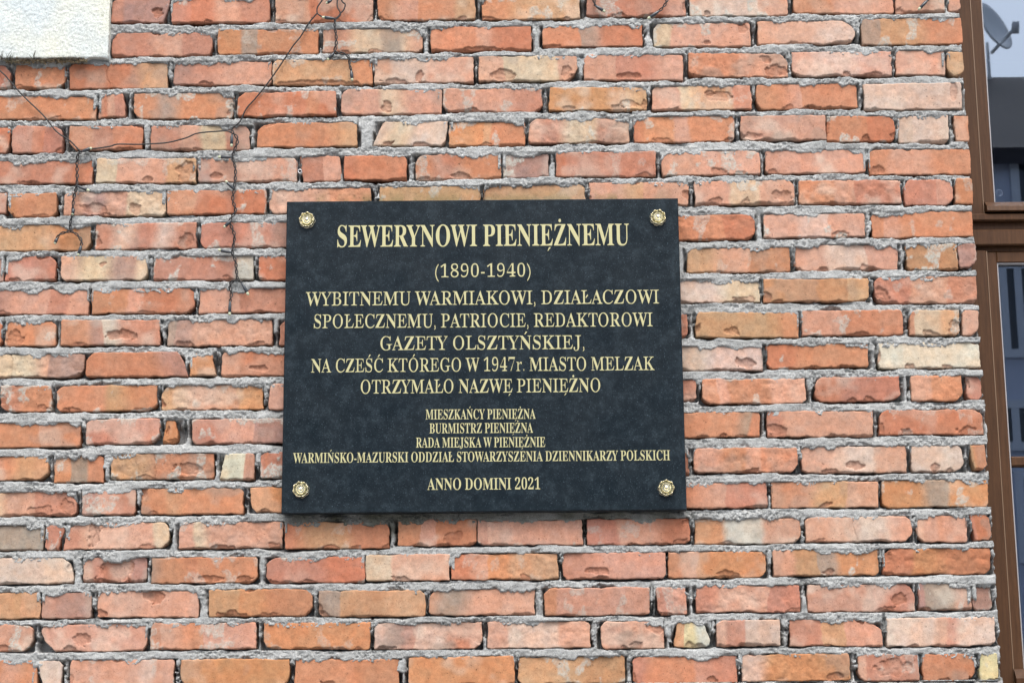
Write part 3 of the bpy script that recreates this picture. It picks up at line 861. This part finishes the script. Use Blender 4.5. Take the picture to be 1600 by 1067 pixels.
# ------------------------------------------------------------------ rendered panel at the top left
py_ = -.020
x1 = at(170.5, 45, py_)[0]; z0 = at(85, 91, py_)[2]
gx = np.concatenate([np.arange(XL, at(-40, 0)[0], .03), np.arange(at(-40, 0)[0], x1, .0022), [x1 - .0012, x1]])
gz = np.concatenate([[z0, z0 + .0012], np.arange(z0 + .003, at(0, -40)[2], .0022), np.arange(at(0, -40)[2] + .002, z0 + 1.3, .03)])
X, Z = np.meshgrid(gx, gz); wx, wz = X * 1e3, Z * 1e3
em = np.minimum(x1 - X, Z - z0) * 1e3
hh = (fbm(wx, wz, 4.2, 2, 3) - .5) * 2.6 + (fbm(wx, wz, 60, 3, 9) - .5) * 4 - 3.0 * np.exp(-em / 2.2)
Xp = X + (em < .5) * (fbm(wx, wz, 14, 3, 13) - .5) * .004 * (x1 - X < .001); Zp = Z + (Z - z0 < .001) * (fbm(wx, wz, 18, 4, 15) - .5) * .013
V = np.stack([Xp, py_ - hh * 1e-3, Zp], -1); nz_, nx_ = X.shape
idx = np.arange(X.size).reshape(nz_, nx_)
Q = np.stack([idx[:-1, :-1], idx[:-1, 1:], idx[1:, 1:], idx[1:, :-1]], -1).reshape(-1, 4)
V = V.reshape(-1, 3); ring = np.concatenate([idx[0, :], idx[1:, -1]])
A = V[ring]; B = A.copy(); B[:, 1] = .03; o = len(V); n_ = len(ring); k = np.arange(n_ - 1)
Q2 = np.stack([o + k, o + n_ + k, o + n_ + k + 1, o + k + 1], -1)
ob = npmesh('render_panel', np.concatenate([V, A, B]), np.concatenate([Q, Q2]), m_render)
tag(ob, 'rough white rendered panel projecting at the upper left corner of the wall', 'panel')

# little growth under the panel
rg = np.random.default_rng(5)
for (bx, by, nb, hgt, lab) in ((7, 93, 20, 20, 'dark dry grass tuft under the bottom edge of the white panel at the far left'),
                               (53, 91, 6, 17, 'few dry grass stalks under the white panel right of the larger tuft')):
    mb = MB()
    for _ in range(nb):
        b0 = at(bx + rg.uniform(-9, 12) * (nb / 20), by + rg.uniform(-1, 3), -.016 - rg.random() * .006)
        ang = rg.normal(.15, .55); ln = hgt * PXM * rg.uniform(.25, 1.0)
        if rg.random() < .3: ang += math.pi * rg.choice([.5, -.5, .8])
        P = [b0 + np.array([math.sin(ang) * ln * t + .004 * t * t, -.008 * t, math.cos(ang) * ln * t]) for t in np.linspace(0, 1, 5)]
        mb.tube(P, np.linspace(.0011, .0003, 5), 4)
    tag(mb.build('grass_tuft', m_dry), lab, 'grass', 'dry grass under the panel')
mb = MB()
for _ in range(520):
    fx_ = rg.random()
    c_ = at(8 + 128 * fx_ ** .8, 95 + rg.normal(0, 2.3) + (1 - fx_) * 1.5, -.004 - rg.random() * .020)
    r_ = rg.uniform(.0012, .0036)
    d1 = rg.normal(size=3); d1 /= np.linalg.norm(d1); d2 = np.cross(d1, rg.normal(size=3)); d2 /= np.linalg.norm(d2); d3 = np.cross(d1, d2)
    mb.add([c_ + d1 * r_, c_ - d1 * r_, c_ + d2 * r_ * .8, c_ - d2 * r_ * .8, c_ + d3 * r_ * .7, c_ - d3 * r_ * .7],
           [(0, 2, 4), (2, 1, 4), (1, 3, 4), (3, 0, 4), (2, 0, 5), (1, 2, 5), (3, 1, 5), (0, 3, 5)])
tag(mb.build('moss', m_moss), 'brown moss and crumbs along the ledge under the white panel', 'moss', kind='stuff')

# ------------------------------------------------------------------ string of lights
CY = -.011


def smooth(P, n=8):
    P = np.asarray(P, float); out = []
    for i in range(len(P) - 1):
        p0 = P[max(i - 1, 0)]; p1 = P[i]; p2 = P[i + 1]; p3 = P[min(i + 2, len(P) - 1)]
        for t in np.linspace(0, 1, n, endpoint=False):
            out.append(.5 * (2 * p1 + (p2 - p0) * t + (2 * p0 - 5 * p1 + 4 * p2 - p3) * t * t + (3 * p1 - p0 - 3 * p2 + p3) * t ** 3))
    out.append(P[-1]); return np.array(out)


def wire(px, y=CY): return smooth([at(a, b, y) for a, b in px])


sl_ = thing('string_lights', 'black cable of unlit string lights drooping across the upper brick wall', 'string lights', tuple(at(365, 205)))
cab = MB()


def single(px, y=CY, r=.0019): cab.tube(wire(px, y), r, 7)


def twisted(px, y=CY - .002):
    P = wire(px, y)
    d = np.concatenate([[0], np.cumsum(np.linalg.norm(np.diff(P, axis=0), axis=1))])
    s_ = np.arange(0, d[-1], .0022); P = np.stack([np.interp(s_, d, P[:, k]) for k in range(3)], -1)
    if len(P) < 4: return
    T = np.gradient(P, axis=0); T /= np.linalg.norm(T, axis=1)[:, None]
    a = np.cross(T, [0, 1, 0]); a /= np.linalg.norm(a, axis=1)[:, None]; b = np.cross(T, a)
    ph = s_ / .034 * 2 * math.pi + np.interp(s_, np.arange(0, 2, .05), np.cumsum(rg.normal(0, .5, 40)))
    rad = .0020 + .0012 * np.interp(s_, np.arange(0, 2, .03), rg.random(67))
    for q in (0, math.pi):
        cab.tube(P + (np.cos(ph + q) * rad)[:, None] * a + (np.sin(ph + q) * rad * .6)[:, None] * b, .00165, 6)


single([(-420, 10), (-200, 0), (-60, 62), (0, 111), (15, 126.5), (35, 149), (68, 181), (88.5, 206), (109, 220), (124, 235), (129, 237)])
single([(127, 237), (140, 233), (152, 232), (172, 229), (184, 225.7), (215, 226), (237, 225), (262, 223), (290, 216), (309, 208.5), (340, 205.5), (355, 205), (362, 208)])
single([(361, 207), (364, 200), (375, 190), (385, 170), (400, 153), (423, 124), (445.5, 91), (458, 72), (470, 57), (483.5, 35.4), (495.7, 21)])
single([(503.2, 27), (497.5, 23), (495.5, 20), (496, 12), (502, 3), (508, -8), (520, -26), (600, -42), (760, -46), (928, -35), (1043, -38), (1250, -44), (1452, -32), (1512, -46)])
single([(527, -30), (527, 0), (527.3, 11.4), (531.7, 20.2), (531, 25), (524.8, 30.4)])
single([(531, -30), (533.6, 0), (539.3, 7.6), (536.8, 16.4), (532.3, 20.9), (529, 26), (524, 30)])
twisted([(127, 238), (122, 242), (120.5, 255), (120.5, 278.7), (119.6, 291.4), (114.8, 312.5), (113.4, 333.6), (110, 349), (110.6, 361.7)])
twisted([(110.6, 361), (105, 362.5), (93.7, 366), (89, 373)])
twisted([(110.6, 361), (120.5, 367), (127, 375.8), (127, 384)])
twisted([(362.3, 205.6), (369.4, 214), (370.8, 222.5), (363.7, 245), (368, 264.7), (366.5, 292.8), (363.7, 312.5), (368, 329.4), (359.5, 346), (366.5, 368.7), (363, 394), (368, 408), (370.8, 433.4), (374, 438), (378, 442)])
twisted([(372, 437), (362.3, 440.5), (359.5, 447.5), (361.5, 458.7), (359.5, 471.4)])
twisted([(524, 30), (523, 40), (525, 55), (525.5, 68), (522, 83.5)])
twisted([(522.5, 82), (528.5, 83.5), (538.7, 84.8), (545.6, 91), (546.3, 101), (549, 111)])
twisted([(925, -36), (926, -12), (927.8, 0), (930.3, 9.6)])
twisted([(1043, -38), (1043, -10), (1041.5, 3), (1036, 12), (1030, 17.7)])
twisted([(1454, -34), (1452.5, -8), (1449, 1.3)])
keep(cab.build('cable', m_cable, sl_))
BULBS = [(128, 237, 143.5, 231.5), (120.5, 290.6, 139.6, 298.4), (115, 326, 113.2, 336), (89.5, 372, 85.3, 381), (127, 384, 122, 399.7), (362.5, 210, 361.8, 229.5),
         (362.8, 245.6, 340.7, 245.6), (366, 296, 352.5, 283), (361, 344.8, 349.7, 355.5), (362, 394.8, 341, 390.4), (377.5, 441, 388.2, 461), (359.5, 470.5, 358.7, 492.5),
         (524, 29.9, 503.2, 27.2), (518.4, .6, 509.6, 5.7), (522, 83, 511.5, 94.2), (548.8, 110.5, 550.3, 126.5), (930, 9.2, 945.5, 19), (1030.5, 17.3, 1012, 30), (1449.4, 1, 1435, 15.7)]
for a0, b0, a1, b1_ in BULBS:
    A = at(a0, b0, CY - .004); B = at(a1, b1_, CY - .006)
    d = B - A; ln = np.linalg.norm(d); d /= ln
    pr = [(0, .0022), (.10, .0030), (.22, .0039), (.40, .0044), (.78, .0043), (.80, .0036)]
    mb = MB(); mb.tube([A + d * ln * t for t, _ in pr], [r for _, r in pr], 10)
    hb = keep(mb.build('bulb', m_holder, sl_))
    pr = [(.79, .0033), (.90, .0036), (.97, .0030), (1.02, .0013)]
    mb = MB(); mb.tube([A + d * ln * t for t, _ in pr], [r for _, r in pr], 10)
    ln_ = mb.build('lens', m_lens, hb)

# ------------------------------------------------------------------ small tube stub in the wall
A = at(468.5, 267.5, -.012)
mb = MB()
na = 20; rings = [(.0052, .035), (.0052, 0), (.0036, 0), (.0036, .004), (.0036, .012)]
v = []; f = []
for r_, dy in rings:
    for k in range(na):
        t = 2 * math.pi * k / na; v.append((A[0] + r_ * math.cos(t), A[1] + dy, A[2] + r_ * math.sin(t)))
for i in range(len(rings) - 1):
    for k in range(na):
        k2 = (k + 1) % na; f.append((i * na + k, i * na + k2, (i + 1) * na + k2, (i + 1) * na + k))
mb.add(v, f, True)
stub = mb.build('pipe_stub', m_steel)
tag(stub, 'tiny grey metal pipe stub sticking out of the joint above the plaque', 'pipe')
mb = MB(); mb.add([(A[0] + .0036 * math.cos(2 * math.pi * k / na), A[1] + .006, A[2] + .0036 * math.sin(2 * math.pi * k / na)) for k in range(na)], [tuple(range(na))])
mb.build('bore', m_hole, stub)

# ------------------------------------------------------------------ window
FY = .100                       # front of the fixed frame
SY = .108                       # front of the sashes
GY = .128                       # glass


def xz(px, py, y): q = at(px, py, y); return float(q[0]), float(q[2])


wx0 = WALLX - .030
gr_u = (xz(1519, 0, FY)[0] + xz(1534, 270, FY)[0] + xz(1557, 640, FY)[0] + xz(1583, 1067, FY)[0]) / 4   # seam frame / sash
gl_u = (xz(1534, 0, SY)[0] + xz(1550, 270, SY)[0]) / 2      # upper glass edge
gl_l = (xz(1560, 420, SY)[0] + xz(1572, 640, SY)[0] + xz(1587, 860, SY)[0]) / 3
XR = OPX1 + .01
ztop = OPZ1
z_sill_t = xz(1570, 312, SY - .03)[1]; z_sill_b = xz(1570, 330, SY - .03)[1]
z_tr_t = xz(1570, 336, FY)[1]; z_tr1 = xz(1570, 347, FY)[1]; z_tr2 = xz(1570, 359, FY)[1]; z_tr_b = xz(1570, 384, FY)[1]
z_lg = xz(1575, 410, SY)[1]
z_bar_t = xz(1590, 712, SY)[1]; z_bar_b = xz(1590, 728, SY)[1]
z_low = xz(1597, 1052, SY)[1]
win = thing('window', 'brown wooden framed window recessed beside the right end of the brick wall', 'window', (wx0, FY, OPZ0))
mb = MB()
mb.box((wx0, FY, OPZ0), (gr_u - .0016, FY + .08, z_tr_b - .012), .0015)            # lower left stile
mb.box((wx0, FY, z_tr_t + .001), (gr_u - .0016, FY + .08, ztop), .0015)            # upper left stile
mb.box((XR - .075, FY, OPZ0), (XR, FY + .08, ztop), .0015)
mb.box((wx0, FY + .002, ztop - .02), (XR, FY + .082, ztop + .06), .0015)
mb.box((wx0, FY - .002, OPZ0 - .05), (XR, FY + .082, OPZ0 + .03), .0015)
fr_ = keep(mb.build('frame', m_wood, win))
mb = MB()
mb.box((gr_u - .0014, FY + .0008, OPZ0 + .03), (gr_u + .0010, FY + .06, z_tr_b - .014))
mb.box((gr_u - .0014, FY + .0008, z_tr_t + .002), (gr_u + .0010, FY + .06, ztop - .021))
keep(mb.build('sash_seam', m_bead, win))
mb = MB()
mb.box((wx0, FY - .016, z_tr1), (XR, FY + .07, z_tr_t), .003)
mb.box((wx0, FY + .004, z_tr2), (XR, FY + .07, z_tr1), .001)
mb.box((wx0, FY - .008, z_tr_b), (XR, FY + .07, z_tr2 - .0015), .003)
mb.box((wx0, FY + .012, z_tr_b - .012), (XR, FY + .07, z_tr_b), .001)
keep(mb.build('transom', m_wood, win))


def sash(z0_, z1_, xg, zg0, zg1, bar, nm):
    mb = MB(); x0_ = gr_u + .0012
    mb.box((x0_, SY, z0_), (xg, SY + .05, z1_), .002)
    mb.box((XR - .14, SY, z0_), (XR - .076, SY + .05, z1_), .002)
    mb.box((xg, SY, z0_), (XR - .14, SY + .05, zg0), .002)
    mb.box((xg, SY, zg1), (XR - .14, SY + .05, z1_), .002)
    s_ = keep(mb.build('sash', m_wood, win))
    mb = MB()
    t = .0032
    mb.box((xg, SY + .004, zg0), (xg + t, GY + .004, zg1)); mb.box((XR - .14 - t, SY + .004, zg0), (XR - .14, GY + .004, zg1))
    mb.box((xg + t, SY + .004, zg0), (XR - .14 - t, GY + .004, zg0 + t)); mb.box((xg + t, SY + .004, zg1 - t), (XR - .14 - t, GY + .004, zg1))
    q = mb.build('glazing_seal', m_gasket, s_)
    spans = [(zg0 + t, zg1 - t)]
    if bar:
        mb = MB(); mb.box((xg + t, SY + .006, bar[0]), (XR - .14 - t, GY + .012, bar[1]), .004)
        q = mb.build('glazing_bar', m_wood, s_)
        spans = [(zg0 + t, bar[0]), (bar[1], zg1 - t)]
    for a_, b_ in spans:
        mb = MB(); mb.add([(xg + t, GY, a_), (XR - .14 - t, GY, a_), (XR - .14 - t, GY, b_), (xg + t, GY, b_)], [(0, 1, 2, 3)])
        q = mb.build('pane', m_glass, s_)
    return s_


zu0 = z_tr_t + .010
su = sash(zu0, ztop - .022, gl_u, z_sill_t, ztop - .09, None, 'u')
mb = MB()                                                     # drip moulding under the upper pane
xd = xz(1542, 320, SY - .03)[0]
prof = [(0, z_sill_t + .001), (-.010, z_sill_t - .001), (-.030, z_sill_b + .014), (-.032, z_sill_b + .002), (-.028, z_sill_b), (0, z_sill_b + .003)]
v = [(xd, SY + a_, b_) for a_, b_ in prof] + [(XR - .09, SY + a_, b_) for a_, b_ in prof]
n_ = len(prof)
mb.add(v, [tuple(range(n_))] + [tuple(range(n_, 2 * n_))[::-1]] + [(i, i + n_, (i + 1) % n_ + n_, (i + 1) % n_) for i in range(n_)])
q = mb.build('drip_moulding', m_wood, su)
slw = sash(z_low - .16, z_tr_b - .014, gl_l, z_low - .02, z_lg, (z_bar_b, z_bar_t), 'l')
mb = MB(); xd2 = xz(1588, 1055, SY - .03)[0]
prof = [(0, z_low + .012), (-.012, z_low + .010), (-.030, z_low - .012), (-.030, z_low - .028), (0, z_low - .028)]
v = [(xd2, SY + a_, b_) for a_, b_ in prof] + [(XR - .09, SY + a_, b_) for a_, b_ in prof]; n_ = len(prof)
mb.add(v, [tuple(range(n_))] + [tuple(range(n_, 2 * n_))[::-1]] + [(i, i + n_, (i + 1) % n_ + n_, (i + 1) % n_) for i in range(n_)])
q = mb.build('drip_moulding', m_wood, slw)
# round maker's stamp in the corner of the upper pane
sx_, sz_ = xz(1561, 301.5, GY - .0008); mb = MB()
na = 28
for (ra, rb) in ((.0084, .0090), (.0052, .0055)):
    v = []
    for k in range(na):
        t = 2 * math.pi * k / na
        v += [(sx_ + ra * math.cos(t), GY - .0008, sz_ + ra * math.sin(t)), (sx_ + rb * math.cos(t), GY - .0008, sz_ + rb * math.sin(t))]
    mb.add(v, [(2 * k, 2 * k + 1, (2 * k + 3) % (2 * na), (2 * k + 2) % (2 * na)) for k in range(na)])
q = mb.build('glass_stamp', mat('pale_stamp', (.20, .25, .36), .6), su)

# room behind the window
mb = MB()
rx0, rx1, ry0, ry1, rz0, rz1 = WALLX - 2.0, OPX1 + 1.15, .345, 4.2, .0, 4.9
v = [(rx0, ry0, rz0), (rx1, ry0, rz0), (rx1, ry1, rz0), (rx0, ry1, rz0), (rx0, ry0, rz1), (rx1, ry0, rz1), (rx1, ry1, rz1), (rx0, ry1, rz1)]
mb.add(v, [(0, 1, 2, 3), (4, 7, 6, 5), (1, 5, 6, 2), (2, 6, 7, 3), (3, 7, 4, 0)])
tag(mb.build('room', m_room), kind='structure')
xs = np.arange(gl_l + .02, XR - .1, .006); zs = np.array([OPZ0, z_bar_b - .18, z_bar_b - .02])
zs = np.linspace(1.15, xz(1590, 738, .20)[1], 14)
Xc, Zc = np.meshgrid(xs, zs); Yc = .215 + .016 * np.sin(Xc * 95) + .008 * np.sin(Xc * 37 + 1)
V = np.stack([Xc, Yc, Zc], -1).reshape(-1, 3); V2 = V.copy(); V2[:, 1] += .0015
idx = np.arange(Xc.size).reshape(Xc.shape)
Q = np.stack([idx[:-1, :-1], idx[:-1, 1:], idx[1:, 1:], idx[1:, :-1]], -1).reshape(-1, 4)
ob = npmesh('curtain', np.concatenate([V, V2]), np.concatenate([Q, Q[:, ::-1] + len(V)]), m_curtain)
tag(ob, 'bluish half curtain hanging in folds behind the lowest visible window pane', 'curtain')

# ------------------------------------------------------------------ house across the street (seen mirrored in the panes)
HY = -14.0


def mir(px, py, y):
    """where a thing at depth y in front of the wall must be to show mirrored at that photo point"""
    q = at(px, py, 2 * GY - y); return float(q[0]), float(q[2])


ez = mir(1575, 246, HY)[1]; rz_ = mir(1575, 142, HY - 3.5)[1]
house = thing('house', 'pale house with a dark tiled roof across the street mirrored in the window', 'house', (5, HY - 4, 0))
hx0, hx1 = -6.0, 13.0
mb = MB(); mb.box((hx0, HY - 7, 0), (hx1, HY, ez))
keep(mb.build('wall', m_plain, house))
mb = MB()
mb.add([(hx0 - .4, HY + .15, ez - .12), (hx1 + .4, HY + .15, ez - .12), (hx1 + .4, HY - 3.5, rz_), (hx0 - .4, HY - 3.5, rz_), (hx1 + .4, HY - 7.45, ez - .12), (hx0 - .4, HY - 7.45, ez - .12),
        (hx0 - .4, HY + .15, ez + .06), (hx1 + .4, HY + .15, ez + .06), (hx1 + .4, HY - 3.5, rz_ + .18), (hx0 - .4, HY - 3.5, rz_ + .18), (hx1 + .4, HY - 7.45, ez + .06), (hx0 - .4, HY - 7.45, ez + .06)],
       [(6, 7, 8, 9), (9, 8, 10, 11), (0, 3, 2, 1), (3, 5, 4, 2), (0, 1, 7, 6), (5, 11, 10, 4), (0, 6, 9, 3), (3, 9, 11, 5), (1, 2, 8, 7), (2, 4, 10, 8)])
keep(mb.build('roof', m_roof, house))
wins = []
for pa, ya, pb_, yb_ in ((1581, 232, 1650, 330), (1566, 408, 1618, 560), (1560, 625, 1612, 705), (1592, 735, 1650, 880)):
    a_ = mir(pa, yb_, HY); b_ = mir(pb_, ya, HY); wins.append((a_[0], a_[1], b_[0] - a_[0], b_[1] - a_[1]))
for wz_ in (1.0, 3.6, 5.7):
    for wx_ in (-4.2, -1.4, 1.4, 8.4, 11): wins.append((wx_, wz_, 1.0, 1.45))
for wx_, wz_, wd_, hgt in wins:
    if True:
        mb = MB(); t = .09
        mb.box((wx_, HY + .001, wz_), (wx_ + t, HY + .05, wz_ + hgt)); mb.box((wx_ + wd_ - t, HY + .001, wz_), (wx_ + wd_, HY + .05, wz_ + hgt))
        mb.box((wx_ + t, HY + .001, wz_), (wx_ + wd_ - t, HY + .05, wz_ + t)); mb.box((wx_ + t, HY + .001, wz_ + hgt - t), (wx_ + wd_ - t, HY + .05, wz_ + hgt))
        mb.box((wx_ + wd_ / 2 - .04, HY + .001, wz_ + t), (wx_ + wd_ / 2 + .04, HY + .045, wz_ + hgt - t))
        wf = keep(mb.build('window_frame', m_white, house))
        mb = MB(); mb.box((wx_ + t, HY + .002, wz_ + t), (wx_ + wd_ / 2 - .04, HY + .02, wz_ + hgt - t)); mb.box((wx_ + wd_ / 2 + .04, HY + .002, wz_ + t), (wx_ + wd_ - t, HY + .02, wz_ + hgt - t))
        q = mb.build('pane', m_pane, wf)

DY = HY - 3.4
dx_, dz_ = mir(1545, 50, DY); bx_, bz_ = mir(1546, 122, DY)
dish = thing('satellite_dish', 'grey satellite dish on a thin mast on the roof ridge mirrored in the window', 'satellite dish', (bx_, DY, rz_))
mb = MB(); mb.tube([(bx_, DY, rz_ - .05), (bx_, DY, dz_ - .15)], .022, 10)
keep(mb.build('mast', m_dish, dish))
mb = MB(); na, nr_ = 32, 6; v = []; f = []
ax_u = np.array([math.cos(math.radians(40)), -math.sin(math.radians(40)), 0]); ax_n = np.array([math.sin(math.radians(40)), math.cos(math.radians(40)), .40]); ax_v = np.array([-.18, -.42, .95])
for side_ in (0, .02):
    for i in range(nr_ + 1):
        for k in range(na):
            t = 2 * math.pi * k / na; r_ = i / nr_
            v.append(np.array([dx_, DY + .05, dz_]) + ax_u * .27 * r_ * math.cos(t) + ax_v * .38 * r_ * math.sin(t) + ax_n * (.09 * r_ * r_ - side_))
o2 = (nr_ + 1) * na
for i in range(nr_):
    for k in range(na):
        k2 = (k + 1) % na
        f.append((i * na + k, (i + 1) * na + k, (i + 1) * na + k2, i * na + k2)); f.append((o2 + i * na + k, o2 + i * na + k2, o2 + (i + 1) * na + k2, o2 + (i + 1) * na + k))
for k in range(na): k2 = (k + 1) % na; f.append((nr_ * na + k, o2 + nr_ * na + k, o2 + nr_ * na + k2, nr_ * na + k2))
mb.add(v, f, True); keep(mb.build('reflector', m_dish, dish))
ex_, ez_ = mir(1587, 43, DY + .5); sx0, sz0 = mir(1550, 82, DY)
mb = MB(); mb.tube([(sx0, DY - .02, sz0), (ex_, DY + .5, ez_)], .024, 8); keep(mb.build('arm', m_dish, dish))
mb = MB(); mb.tube([(ex_, DY + .46, ez_ - .07), (ex_, DY + .5, ez_ + .03), (ex_, DY + .52, ez_ + .07)], [.045, .05, .04], 10); keep(mb.build('receiver', m_dish, dish))
